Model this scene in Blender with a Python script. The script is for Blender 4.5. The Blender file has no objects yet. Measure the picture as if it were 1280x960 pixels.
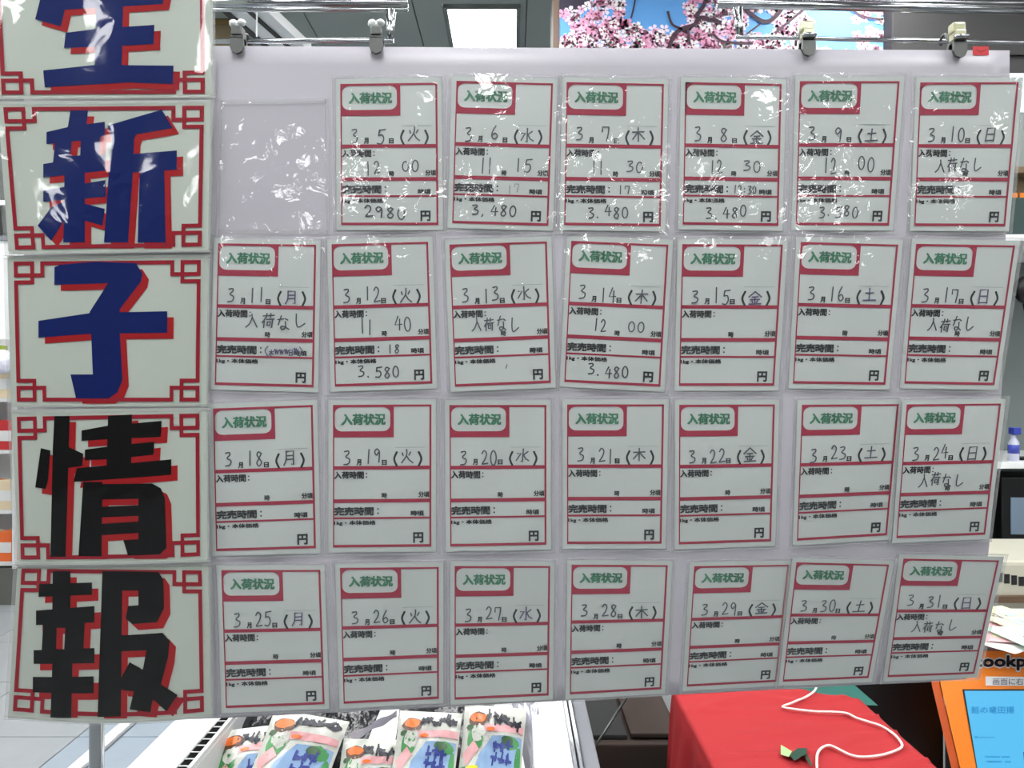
import bpy, bmesh, math, random
from mathutils import Vector, Matrix, noise
random.seed(7)
sc = bpy.context.scene
C = sc.collection
# ---------------------------------------------------------------- camera, world, exposure
CZ = 1.5; F = 960.0
cam_d = bpy.data.cameras.new('camera'); cam_d.sensor_width = 36; cam_d.lens = 27.0; cam_d.clip_start = 0.05
cam = bpy.data.objects.new('camera', cam_d); C.objects.link(cam)
cam.location = (0, 0, CZ); cam.rotation_euler = (math.pi/2, 0, 0); sc.camera = cam
w = bpy.data.worlds.new('world'); sc.world = w; w.use_nodes = True
w.node_tree.nodes['Background'].inputs[0].default_value = (0.6, 0.62, 0.65, 1)
w.node_tree.nodes['Background'].inputs[1].default_value = 0.3
sc.view_settings.view_transform = 'Standard'; sc.view_settings.look = 'None'
sc.view_settings.exposure = 0.15; sc.view_settings.gamma = 1.0
LAMP = 19.0

# ---------------------------------------------------------------- helpers
def lin(c): return tuple(((v/255)/12.92 if v/255 <= .04045 else ((v/255+.055)/1.055)**2.4) for v in c)
MATS = {}
def mat(name, col, rough=.5, metal=0, emis=0, spec=.5, bump=0, bscale=40, var=0, vscale=5, coat=0):
    if name in MATS: return MATS[name]
    m = bpy.data.materials.new(name); m.use_nodes = True; nt = m.node_tree; b = nt.nodes['Principled BSDF']
    c = lin(col); b.inputs['Base Color'].default_value = (*c, 1)
    b.inputs['Roughness'].default_value = rough; b.inputs['Metallic'].default_value = metal
    b.inputs['Specular IOR Level'].default_value = spec; b.inputs['Coat Weight'].default_value = coat
    if emis:
        b.inputs['Emission Color'].default_value = (*c, 1); b.inputs['Emission Strength'].default_value = emis
    tc = nt.nodes.new('ShaderNodeTexCoord')
    n = nt.nodes.new('ShaderNodeTexNoise'); n.inputs['Scale'].default_value = vscale; n.inputs['Detail'].default_value = 4
    nt.links.new(tc.outputs['Object'], n.inputs['Vector'])
    mx = nt.nodes.new('ShaderNodeMixRGB'); v = var or .04
    mx.inputs[1].default_value = (*[x*(1-v) for x in c], 1); mx.inputs[2].default_value = (*[min(1, x*(1+v)) for x in c], 1)
    nt.links.new(n.outputs[0], mx.inputs[0]); nt.links.new(mx.outputs[0], b.inputs['Base Color'])
    if bump:
        n2 = nt.nodes.new('ShaderNodeTexNoise'); n2.inputs['Scale'].default_value = bscale; n2.inputs['Detail'].default_value = 3
        nt.links.new(tc.outputs['Object'], n2.inputs['Vector'])
        bp = nt.nodes.new('ShaderNodeBump'); bp.inputs['Strength'].default_value = bump; bp.inputs['Distance'].default_value = .01
        nt.links.new(n2.outputs[0], bp.inputs['Height']); nt.links.new(bp.outputs[0], b.inputs['Normal'])
    MATS[name] = m; return m
def film_mat(name, veil=.05, bump=.25, bscale=45, rough=.05, refl=1.0, vc=.8):
    m = bpy.data.materials.new(name); m.use_nodes = True; nt = m.node_tree
    for n in list(nt.nodes):
        if n.type != 'OUTPUT_MATERIAL': nt.nodes.remove(n)
    out = nt.nodes['Material Output']; N = nt.nodes.new; L = nt.links.new
    tc = N('ShaderNodeTexCoord'); no = N('ShaderNodeTexNoise'); no.inputs['Scale'].default_value = bscale; no.inputs['Detail'].default_value = 2
    no.inputs['Distortion'].default_value = .8
    L(tc.outputs['Object'], no.inputs['Vector'])
    bp = N('ShaderNodeBump'); bp.inputs['Strength'].default_value = bump; bp.inputs['Distance'].default_value = .004
    L(no.outputs[0], bp.inputs['Height'])
    tr = N('ShaderNodeBsdfTransparent'); df = N('ShaderNodeBsdfDiffuse'); df.inputs[0].default_value = (vc, vc, vc, 1)
    m1 = N('ShaderNodeMixShader'); m1.inputs[0].default_value = veil; L(tr.outputs[0], m1.inputs[1]); L(df.outputs[0], m1.inputs[2])
    gl = N('ShaderNodeBsdfGlossy'); gl.inputs['Roughness'].default_value = rough; L(bp.outputs[0], gl.inputs['Normal'])
    ge = N('ShaderNodeNewGeometry'); dt = N('ShaderNodeVectorMath'); dt.operation = 'DOT_PRODUCT'     # Schlick, the same from both sides
    L(ge.outputs['Incoming'], dt.inputs[0]); L(bp.outputs[0], dt.inputs[1])
    def M(op, a, b):
        q = N('ShaderNodeMath'); q.operation = op
        for i, x in enumerate((a, b)):
            if isinstance(x, (int, float)): q.inputs[i].default_value = x
            elif x is not None: L(x, q.inputs[i])
        return q.outputs[0]
    mu_ = M('MULTIPLY', M('ADD', M('MULTIPLY', M('POWER', M('SUBTRACT', 1.0, M('ABSOLUTE', dt.outputs['Value'], None)), 5.0), .9), .045), refl)
    m2 = N('ShaderNodeMixShader'); L(mu_, m2.inputs[0]); L(m1.outputs[0], m2.inputs[1]); L(gl.outputs[0], m2.inputs[2])
    L(m2.outputs[0], out.inputs[0]); return m
def P(px, py, Y): return Vector(((px-640)/F*Y, Y, CZ-(py-480)/F*Y))
def props(o, label=None, cat=None, group=None, kind=None):
    if label: o['label'] = label
    if cat: o['category'] = cat
    if group: o['group'] = group
    if kind: o['kind'] = kind
    return o
def thing(name, label, cat, loc=(0, 0, 0), group=None):
    o = bpy.data.objects.new(name, None); o.empty_display_size = .05; C.objects.link(o); o.location = loc
    return props(o, label, cat, group)
def obj(name, verts, faces, m, parent=None, smooth=False, label=None, kind=None):
    me = bpy.data.meshes.new(name)
    off = Vector((0, 0, 0)); p = parent
    while p is not None: off += Vector(p.location); p = p.parent
    me.from_pydata([tuple(Vector(v)-off) for v in verts], [], faces); me.update()
    if smooth:
        for f in me.polygons: f.use_smooth = True
    ms = m if isinstance(m, (list, tuple)) else [m]
    for x in ms: me.materials.append(x)
    o = bpy.data.objects.new(name, me); C.objects.link(o)
    if parent: o.parent = parent
    return props(o, label=label, kind=kind)
class MB:
    def __init__(s): s.v = []; s.f = []
    def add(s, v, f):
        n = len(s.v); s.v += [Vector(x) for x in v]; s.f += [tuple(i+n for i in q) for q in f]; return s
    def box(s, a, b):
        x0, y0, z0 = a; x1, y1, z1 = b
        return s.add([(x0,y0,z0),(x1,y0,z0),(x1,y1,z0),(x0,y1,z0),(x0,y0,z1),(x1,y0,z1),(x1,y1,z1),(x0,y1,z1)],
                     [(0,3,2,1),(4,5,6,7),(0,1,5,4),(1,2,6,5),(2,3,7,6),(3,0,4,7)])
    def bbox(s, a, b, bev=.004):                     # box with bevelled edges
        bm = bmesh.new(); bmesh.ops.create_cube(bm, size=1)
        a = Vector(a); b = Vector(b)
        for v in bm.verts: v.co = Vector([a[i]+(b[i]-a[i])*(v.co[i]+.5) for i in range(3)])
        bmesh.ops.bevel(bm, geom=bm.edges[:], offset=bev, segments=2, affect='EDGES', profile=.6)
        bmesh.ops.recalc_face_normals(bm, faces=bm.faces)
        bm.verts.index_update()
        s.add([v.co.copy() for v in bm.verts], [tuple(v.index for v in f.verts) for f in bm.faces]); bm.free(); return s
    def tube(s, pts, r, n=10, cap=True):
        pts = [Vector(p) for p in pts]; base = len(s.v); prev = None
        for i, p in enumerate(pts):
            t = (pts[min(i+1, len(pts)-1)]-pts[max(i-1, 0)]).normalized()
            if prev is None:
                a = t.cross(Vector((0, 0, 1)));  a = a if a.length > .05 else t.cross(Vector((1, 0, 0)))
            else: a = prev - t*prev.dot(t)
            a.normalize(); prev = a; b = t.cross(a)
            rr = r[i] if isinstance(r, (list, tuple)) else r
            for k in range(n):
                an = 2*math.pi*k/n; s.v.append(p+a*math.cos(an)*rr+b*math.sin(an)*rr)
        for i in range(len(pts)-1):
            for k in range(n):
                k2 = (k+1) % n; s.f.append((base+i*n+k, base+i*n+k2, base+(i+1)*n+k2, base+(i+1)*n+k))
        if cap:
            s.f.append(tuple(base+k for k in reversed(range(n)))); s.f.append(tuple(base+(len(pts)-1)*n+k for k in range(n)))
        return s
    def ball(s, c, r, sc_=(1, 1, 1), n=10):
        c = Vector(c); base = len(s.v)
        for i in range(n+1):
            th = math.pi*i/n
            for k in range(n):
                ph = 2*math.pi*k/n
                s.v.append(c+Vector((math.sin(th)*math.cos(ph)*r*sc_[0], math.sin(th)*math.sin(ph)*r*sc_[1], math.cos(th)*r*sc_[2])))
        for i in range(n):
            for k in range(n): s.f.append((base+i*n+k, base+(i+1)*n+k, base+(i+1)*n+(k+1) % n, base+i*n+(k+1) % n))
        return s
    def obj(s, name, m, parent=None, **k): return obj(name, s.v, s.f, m, parent, **k)

# ---- 2-D drawing kit: everything flat is drawn as 2-D faces and then laid on a curved sheet
class D2:
    def __init__(s): s.v = []; s.f = []
    def poly(s, pts):
        n = len(s.v); s.v += [tuple(p) for p in pts]; s.f.append(tuple(range(n, n+len(pts)))); return s
    def rect(s, x0, y0, x1, y1): return s.poly([(x0, y0), (x1, y0), (x1, y1), (x0, y1)])
    def add(s, v, f, fn=lambda p: p):
        n = len(s.v); s.v += [fn(p) for p in v]; s.f += [tuple(i+n for i in q) for q in f]; return s
    def ribbon(s, pts, wd, asp=1.0):
        q = [Vector((p[0], p[1]*asp)) for p in pts]; L = []; R = []
        for i, p in enumerate(q):
            t = q[min(i+1, len(q)-1)]-q[max(i-1, 0)]
            if t.length < 1e-9: t = Vector((1, 0))
            t.normalize(); nn = Vector((-t.y, t.x))*wd/2
            e = t*wd*.4*(-1 if i == 0 else (1 if i == len(q)-1 else 0))
            L.append(p+nn+e); R.append(p-nn+e)
        n = len(s.v)
        for a, b in zip(L, R): s.v += [(a.x, a.y/asp), (b.x, b.y/asp)]
        for i in range(len(q)-1): s.f.append((n+2*i, n+2*i+1, n+2*i+3, n+2*i+2))
        return s
    def fine(s, maxlen):
        bm = bmesh.new(); vs = [bm.verts.new((p[0], p[1], 0)) for p in s.v]
        for q in s.f:
            try: bm.faces.new([vs[i] for i in q])
            except ValueError: pass
        bm.normal_update(); bmesh.ops.triangulate(bm, faces=bm.faces[:], ngon_method='EAR_CLIP')
        for _ in range(6):
            es = [e for e in bm.edges if e.calc_length() > maxlen]
            if not es: break
            bmesh.ops.subdivide_edges(bm, edges=es, cuts=1)
            bmesh.ops.triangulate(bm, faces=bm.faces[:])
        bm.verts.index_update()
        s.v = [(v.co.x, v.co.y) for v in bm.verts]; s.f = [tuple(v.index for v in f.verts) for f in bm.faces]; bm.free(); return s
    def lay(s, name, fn, m, parent, **k): return obj(name, [fn(p[0], p[1]) for p in s.v], [tuple(reversed(f)) for f in s.f], m, parent, **k)
def grid2(x0, y0, x1, y1, nx, ny):
    d = D2()
    for j in range(ny+1):
        for i in range(nx+1): d.v.append((x0+(x1-x0)*i/nx, y0+(y1-y0)*j/ny))
    for j in range(ny):
        for i in range(nx): a = j*(nx+1)+i; d.f.append((a, a+1, a+nx+2, a+nx+1))
    return d
_tc = {}
def text2d(sx, bold=0.0):
    k = (sx, bold)
    if k in _tc: return _tc[k]
    c = bpy.data.curves.new('lettering', 'FONT'); c.body = sx; c.resolution_u = 2; c.offset = bold
    o = bpy.data.objects.new('lettering', c); C.objects.link(o)
    dg = bpy.context.evaluated_depsgraph_get(); me = bpy.data.meshes.new_from_object(o.evaluated_get(dg))
    v = [(q.co.x, -q.co.y) for q in me.vertices]; f = [tuple(p.vertices) for p in me.polygons]
    bpy.data.objects.remove(o); bpy.data.curves.remove(c); bpy.data.meshes.remove(me)
    x0 = min(p[0] for p in v); x1 = max(p[0] for p in v); y0 = min(p[1] for p in v); y1 = max(p[1] for p in v)
    v = [((p[0]-x0)/(x1-x0), (p[1]-y0)/(y1-y0)) for p in v]
    _tc[k] = (v, f); return _tc[k]
def put_text(d, sx, x0, y0, x1, y1, bold=0.0):
    if sx in '円月日（）': v, f = text2d(sx, min(bold, .045)); bold = 0        # simple signs take a true bold outline
    else: v, f = text2d(sx)
    rx = bold*1.1*(x1-x0)/max(1, len(sx)); ry = bold*.7*(y1-y0)
    st = [(a, b) for a in (-1, 0, 1) for b in (-1, 0, 1)] if sx == '入荷状況' else [(-1, -1), (1, -1), (1, 1), (-1, 1)]
    for ox, oy in (st if bold else ((0, 0),)):
        d.add(v, f, lambda p: (x0+rx+ox*rx+(x1-x0-2*rx)*p[0], y0+ry+oy*ry+(y1-y0-2*ry)*p[1]))
    return d
def bil(q, u, v):
    (a, b), (c, d), (e, f), (g, h) = q
    return ((a*(1-u)+c*u)*(1-v)+(g*(1-u)+e*u)*v, (b*(1-u)+d*u)*(1-v)+(h*(1-u)+f*u)*v)
def catmull(pts, n=4):
    if len(pts) < 3: return pts
    o = []; q = [pts[0]]+list(pts)+[pts[-1]]
    for i in range(1, len(q)-2):
        p0, p1, p2, p3 = q[i-1:i+3]
        for k in range(n):
            t = k/n
            o.append(tuple(.5*((2*p1[j])+(-p0[j]+p2[j])*t+(2*p0[j]-5*p1[j]+4*p2[j]-p3[j])*t*t+(-p0[j]+3*p1[j]-3*p2[j]+p3[j])*t**3) for j in (0, 1)))
    o.append(pts[-1]); return o

# ---------------------------------------------------------------- materials
M_board = mat('white_corrugated_plastic', (180, 177, 185), .35, var=.03, vscale=3, bump=.05, bscale=12)
M_paper = mat('card_paper', (184, 191, 188), .5, var=.02)
M_paperw = mat('sheet_paper', (176, 184, 174), .5, var=.03)
M_red = mat('crimson_print', (150, 50, 70), .45, spec=.12)
M_knot = mat('red_border_print', (140, 28, 42), .45, spec=.12)
M_green = mat('green_print', (60, 122, 94), .5)
M_black = mat('black_print', (26, 30, 36), .5)
M_grey = mat('grey_small_print', (150, 155, 150), .5)
M_ink = mat('marker_ink', (72, 76, 84), .5)
M_faint = mat('faded_ink', (150, 154, 156), .5)
M_violet = mat('violet_marker_ink', (84, 78, 108), .5)
M_blue = mat('navy_print', (4, 26, 88), .4, spec=.12)
M_blk = mat('black_tape_print', (10, 10, 11), .35, spec=.12)
M_shadow = mat('vermilion_print', (152, 26, 30), .4, spec=.12)
M_film = film_mat('clear_film', .02, .25, 38, .06, 1.1)
M_filmbig = film_mat('laminating_film', .004, .2, 14, .05, .85)
M_edge = film_mat('shaded_film_border', .3, .2, 60, .3, 1.0, .5)  # border tinted grey to stand in for shadow bands between sleeves
M_chrome = mat('chrome', (176, 179, 182), .18, 1)
M_steel = mat('dull_steel', (96, 98, 96), .4, 1)
M_white = mat('white_enamel', (238, 240, 240), .3)
M_greypl = mat('grey_plastic', (120, 122, 128), .45)
M_lgrey = mat('light_grey_plastic', (205, 206, 206), .4)
M_dark = mat('black_plastic', (14, 14, 16), .4)
M_wall = mat('store_wall', (180, 182, 180), .8)
M_floor = mat('floor_base', (120, 124, 126), .7)
M_tile = mat('stone_tile', (142, 147, 150), .35, var=.1, vscale=9)
M_tileb = mat('bluish_tile', (140, 152, 162), .3, var=.08, vscale=9)
M_ceil = mat('ceiling_board', (158, 166, 162), .85, var=.05, vscale=2)
M_ceil2 = mat('bulkhead_paint', (60, 60, 60), .8, var=.03)
M_redcloth = mat('red_cloth', (166, 24, 30), .8, bump=.5, bscale=7, var=.06, vscale=3)
M_greencloth = mat('dark_green_cloth', (28, 92, 82), .8)
M_orange = mat('orange_plastic', (250, 138, 30), .35)
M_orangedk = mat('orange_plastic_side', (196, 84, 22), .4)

# ---------------------------------------------------------------- room shell
def struct(name, mb, m): 
    o = mb.obj(name, m); o['kind'] = 'structure'; return o
X0, X1, YB, YF, HC = -6.0, 6.0, -7.0, 9.0, 3.5
fl = struct('floor', MB().box((X0, YB, -.1), (X1, YF, -.004)), M_floor)
ce = struct('ceiling', MB().box((X0, YB, HC+.03), (X1, YF, HC+.12)), M_ceil)
struct('wall_left', MB().box((X0-.1, YB, -.1), (X0, YF, HC+.1)), M_wall)
struct('wall_right', MB().box((X1, YB, -.1), (X1+.1, YF, HC+.1)), M_wall)
struct('wall_back', MB().box((X0, YF, -.1), (X1, YF+.1, HC+.1)), M_wall)
struct('wall_front', MB().box((X0, YB-.1, -.1), (X1, YB, HC+.1)), mat('dark_shop_wall', (78, 76, 74), .8))
# floor tiles where the floor shows (piece by piece), sharing mesh data
T = .60
def tile_mesh(sz, m):
    mb = MB().bbox((0, 0, -.004), (sz-.006, sz-.006, .004), .002); me = bpy.data.meshes.new('floor_tile')
    me.from_pydata([tuple(v) for v in mb.v], [], mb.f); me.materials.append(m); return me
tm = [tile_mesh(T, M_tile), tile_mesh(T, M_tileb)]
for i in range(9):
    for j in range(12):
        x = -5.44+i*T; y = 1.46+j*T
        o = bpy.data.objects.new('floor_tile', tm[1 if i >= 6 else 0]); C.objects.link(o); o.parent = fl; o.location = (x, y, 0)
# ceiling boards and the bulkhead
cm = MB().bbox((0, 0, 0), (.594, 1.194, .03), .003); cme = bpy.data.meshes.new('ceiling_board')
cme.from_pydata([tuple(v) for v in cm.v], [], cm.f); cme.materials.append(M_ceil)
for i in range(10):
    for j in range(3):
        if i == 5 and j == 0: continue
        o = bpy.data.objects.new('ceiling_board', cme); C.objects.link(o); o.parent = ce
        o.location = (-3.46+i*.6-.06, 4.0+.02+j*1.2-.2, HC)
# strip of board either side of the lamp slot
for (a, b) in (((-.52, 3.82), (-.37, 5.014)), ((.045, 3.82), (.074, 5.014)), ((-.37, 3.82), (.045, 4.04))):
    MB().box((a[0], a[1], HC), (b[0], b[1], HC+.03)).obj('ceiling_board', M_ceil, ce)
bh = struct('trim_1', MB().bbox((.20, 3.66, 2.62), (1.76, 4.0, HC), .01), M_ceil2)
struct('trim_2', MB().bbox((1.76, 3.56, 2.93), (5.9, 4.0, HC), .01), M_ceil2)
MB().box((1.775, 3.545, 3.02), (5.8, 3.56, 3.028)).obj('dark_line', M_dark, bpy.data.objects['trim_2'])  # thin black strip along the bulkhead face

# ceiling lamps (one seen, the rest unseen and placed for their light)
M_lamp = mat('lamp_diffuser', (255, 255, 255), .5, emis=LAMP)
M_lframe = mat('lamp_frame', (120, 124, 124), .5)
lx = [-3.76, -1.96, -.16, 1.64, 3.44]; ly = [-6.0, -2.2, -.6, 1.1, 2.4, 4.08, 6.6]  # rows between board and bulkhead added to brighten the blossom panel
def lamp(x, y, label, first=[None]):
    if first[0] is None:
        t = thing('ceiling_light', label, 'light', (x, y, HC), 'recessed ceiling lights')
        MB().box((x-.183, y, HC-.004), (x+.183, y+1.1, HC+.012)).obj('diffuser', M_lamp, t)
        f = MB()
        f.box((x-.205, y-.022, HC-.012), (x+.205, y-.001, HC+.02)).box((x-.205, y+1.101, HC-.012), (x+.205, y+1.122, HC+.02))
        f.box((x-.205, y-.001, HC-.012), (x-.184, y+1.101, HC+.02)).box((x+.184, y-.001, HC-.012), (x+.205, y+1.101, HC+.02))
        f.obj('lamp_frame', M_lframe, t); first[0] = t; return t
    s = first[0]; t = s.copy(); C.objects.link(t); t.location = (x, y, HC); t['label'] = label
    for ch in s.children: c = ch.copy(); C.objects.link(c); c.parent = t
    return t
lamp(-.16, 4.08, 'bright recessed ceiling light seen above the board left of the blossom panel')
for x in lx:
    for y in ly:
        if (x == -.16 and y == 4.08) or (x > 1 and y == 4.08): continue
        lamp(x, y, 'unseen recessed ceiling light placed out of the picture to light the shop')

# ---------------------------------------------------------------- the hanging board
def D(px, py):
    s = min(max((py-590)/300, 0), 1.15); r = min(max((px-250)/950, 0), 1.1)
    return 1.15+(s**1.5)*(.010+.050*r)
def W(px, py, lift=0.0): return P(px, py, D(px, py)-lift)
def lerp_tab(tab, t):
    for (a, va), (b, vb) in zip(tab, tab[1:]):
        if t <= b: return va+(vb-va)*(max(t, a)-a)/(b-a)
    return tab[-1][1]
RE = [(60, 1262), (100, 1262), (300, 1257), (490, 1252), (690, 1236), (852, 1207)]
NX, NY = 48, 36
bv = []
for side in (0, 1):
    for j in range(NY+1):
        v = j/NY
        for i in range(NX+1):
            u = i/NX; yt = 56+7*u; yb = 899-50*max(0, (u-.18)/.82)**1.05
            py = yt+(yb-yt)*v; x1 = lerp_tab(RE, py); px = 30+(x1-30)*u
            bv.append(W(px, py, 0 if side == 0 else -.004))
bf = []; n1 = (NX+1)*(NY+1)
for j in range(NY):
    for i in range(NX):
        a = j*(NX+1)+i; q = (a, a+NX+1, a+NX+2, a+1); bf.append(q); bf.append(tuple(n1+k for k in reversed(q)))
for i in range(NX):
    bf.append((i, i+1, n1+i+1, n1+i)); a = NY*(NX+1)+i; bf.append((a+1, a, n1+a, n1+a+1))
for j in range(NY):
    a = j*(NX+1); bf.append((a+NX+1, a, n1+a, n1+a+NX+1)); b = a+NX; bf.append((b, b+NX+1, n1+b+NX+1, n1+b))
bt = thing('notice_board', 'large white plastic board hung from chrome rails and covered with cards', 'board', W(640, 480))
obj('board_panel', bv, bf, M_board, bt, smooth=True)
# ---- price cards
def ell(cx, cy, rx, ry, n=14, a0=0): return [(cx+rx*math.sin(a0+2*math.pi*k/n), cy-ry*math.cos(a0+2*math.pi*k/n)) for k in range(n+1)]
GL = {
 '0': [ell(.5, .5, .42, .5)], '1': [[(.5, 0), (.48, 1)]],
 '2': [catmull([(.1, .22), (.4, 0), (.78, .2), (.6, .6), (.08, 1)])+[(1, .93)]],
 '3': [catmull([(.15, .06), (.7, .02), (.75, .2), (.35, .44), (.9, .62), (.75, .93), (.1, 1)])],
 '4': [[(.5, 0), (.05, .62), (1, .58)], [(.72, .2), (.68, 1)]],
 '5': [[(.3, .05), (.22, .42)]+catmull([(.22, .42), (.7, .38), (.9, .68), (.6, .98), (.08, .95)]), [(.3, .05), (1.05, 0)]],
 '6': [catmull([(.62, 0), (.25, .4), (.15, .78), (.5, 1), (.88, .78), (.55, .55), (.2, .72)])],
 '7': [[(.08, .38), (.08, .05), (.92, .05)]+catmull([(.92, .05), (.85, .5), (.68, 1.02)])],
 '8': [catmull([(.85, .12), (.45, 0), (.2, .2), (.5, .45), (.85, .75), (.5, 1), (.15, .8), (.45, .5), (.85, .12)])],
 '9': [catmull([(.82, .18), (.45, 0), (.12, .22), (.4, .48), (.8, .22), (.8, .6), (.72, 1)])],
 '.': [[(.2, .93), (.25, .99)]], ',': [[(.25, .9), (.12, 1.1)]], ':': [[(.4, .3), (.42, .36)], [(.4, .72), (.42, .78)]],
 '火': [[(.15, .25), (.22, .45)], [(.8, .2), (.68, .42)], catmull([(.5, 0), (.48, .45), (.1, 1)]), [(.5, .5), (.7, .8), (.98, 1)]],
 '水': [[(.5, 0), (.5, 1), (.4, .92)], [(.05, .35), (.35, .32), (.02, .85)], [(.88, .2), (.58, .42)], [(.55, .45), (.75, .75), (1, .88)]],
 '木': [[(.05, .32), (.95, .28)], [(.5, 0), (.5, 1)], [(.48, .33), (.05, .85)], [(.52, .33), (.98, .82)]],
 '金': [[(.5, 0), (.02, .42)], [(.5, 0), (1, .4)], [(.28, .42), (.72, .4)], [(.15, .62), (.85, .6)], [(.5, .42), (.5, .92)], [(.28, .72), (.35, .85)], [(.72, .7), (.62, .85)], [(.05, .97), (.98, .93)]],
 '土': [[(.2, .35), (.82, .32)], [(.5, 0), (.48, .88)], [(.02, .92), (1, .88)]],
 '日': [[(.2, .02), (.18, 1)], [(.2, .03), (.8, 0), (.82, .98)], [(.22, .48), (.8, .46)], [(.2, .95), (.8, .93)]],
 '月': [catmull([(.3, 0), (.28, .6), (.1, 1)]), [(.3, .02), (.85, 0), (.84, 1), (.7, .93)], [(.3, .33), (.82, .31)], [(.28, .6), (.82, .58)]],
 '入': [[(.45, .05), (.5, .3), (.95, .98)], catmull([(.5, .3), (.3, .75), (0, 1)])],
 '荷': [[(.05, .18), (.98, .12)], [(.35, 0), (.33, .25)], [(.68, 0), (.66, .25)], [(.28, .3), (.02, .65)], [(.18, .5), (.18, 1)], [(.36, .42), (1, .38)], [(.86, .4), (.86, 1), (.76, .94)], [(.45, .58), (.45, .82)], [(.45, .58), (.7, .56), (.7, .82), (.45, .82)]],
 'な': [[(.05, .28), (.55, .22)], [(.35, 0), (.1, .65)], [(.68, .2), (.9, .3)], catmull([(.68, .42), (.7, .85), (.4, 1), (.3, .8), (.6, .78), (.98, .98)])],
 'し': [catmull([(.3, 0), (.28, .65), (.45, .98), (1, .7)])],
 '〜': [catmull([(0, .4), (.25, .1), (.4, .9), (.6, .1), (.8, .9), (1, .3)])], '|': [[(.3, .1), (.15, .9)]],
}
ASP = 1.467
def hand(d, sx, u0, v0, u1, v1, wd=.012, jit=.012):
    wd *= 1.12
    n = len(sx); cw = (u1-u0)/(n-.25 if n > 1 else 1)
    for i, ch in enumerate(sx):
        if ch == ' ': continue
        x = u0+i*cw; ww = cw*(.75 if n > 1 else 1); dy = random.uniform(-jit, jit); k = random.uniform(.92, 1.06); sl = random.uniform(-.05, .1)
        for st in GL[ch]:
            d.ribbon([(x+(p[0]+sl*(1-p[1]))*ww, v0+dy+(v1-v0)*p[1]*k) for p in st], wd, ASP)
FORM = {}
def make_form():
    r = D2()
    r.rect(0, 0, 1, .014).rect(0, 0, .012, 1).rect(.98, 0, 1, 1).rect(0, .982, 1, 1)
    r.rect(.0, .430, 1, .455).rect(0, .662, 1, .688).rect(0, .789, 1, .802)
    # title tab: red block with a rounded white window
    x0, x1, y0, y1, rr = .018, .582, .016, .186, .075; ry = rr/ASP*.9
    ring = []
    for cx, cy, a in ((x1-rr, y0+ry, 0), (x1-rr, y1-ry, 1), (x0+rr, y1-ry, 2), (x0+rr, y0+ry, 3)):
        for k in range(5):
            an = math.pi/2*(a+k/4); ring.append((cx+rr*math.sin(an), cy-ry*math.cos(an)))
    O = []
    X0_, Y0_, X1_, Y1_ = 0, 0, .618, .228
    for (x, y) in ring:      # project to the outer rectangle
        cx, cy = .30, .10; dx, dy = x-cx, y-cy; t = 1e9
        if dx > 1e-9: t = min(t, (X1_-cx)/dx)
        if dx < -1e-9: t = min(t, (X0_-cx)/dx)
        if dy > 1e-9: t = min(t, (Y1_-cy)/dy)
        if dy < -1e-9: t = min(t, (Y0_-cy)/dy)
        O.append((cx+dx*t, cy+dy*t))
    n = len(ring)
    corners = [(X1_, Y0_), (X1_, Y1_), (X0_, Y1_), (X0_, Y0_)]
    for i in range(n):
        j = (i+1) % n; a, b = O[i], O[j]; pts = [a]
        for c in corners:
            on = lambda p, q: abs(p[0]-q[0]) < 1e-6 or abs(p[1]-q[1]) < 1e-6
            if on(a, c) and on(b, c) and not on(a, b) : pts.append(c)
        pts += [b, ring[j], ring[i]]; r.poly(pts)
    g = D2(); put_text(g, '入荷状況', .085, .062, .535, .142, .045)
    k = D2()
    put_text(k, '月', .238, .382, .288, .426, .04); put_text(k, '日', .497, .388, .547, .424, .05)
    k.ribbon(catmull([(.648, .335), (.622, .382), (.648, .43)]), .021, ASP); k.ribbon(catmull([(.872, .335), (.898, .382), (.872, .43)]), .021, ASP)
    put_text(k, '入荷時間', .012, .466, .315, .520, .04); k.rect(.335, .478, .348, .487).rect(.335, .503, .348, .512)
    put_text(k, '時', .495, .618, .55, .656, .04); put_text(k, '分頃', .868, .612, .98, .652, .04)
    put_text(k, '完売時間', .012, .716, .415, .777, .05); k.rect(.45, .727, .465, .738).rect(.45, .757, .465, .768)
    put_text(k, '時頃', .79, .745, .925, .782, .04)
    put_text(k, '1kg・本体価格', .012, .811, .435, .849, .045)
    put_text(k, '円', .815, .898, .92, .972, .05)
    c = D2(); c.rect(.63, .299, .94, .3025)
    for q in (r, c): q.fine(.1)
    FORM.update(r=r, g=g, k=k, c=c)
make_form()
Q = lambda *a: [(a[0], a[1]), (a[2], a[3]), (a[4], a[5]), (a[6], a[7])]
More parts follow.
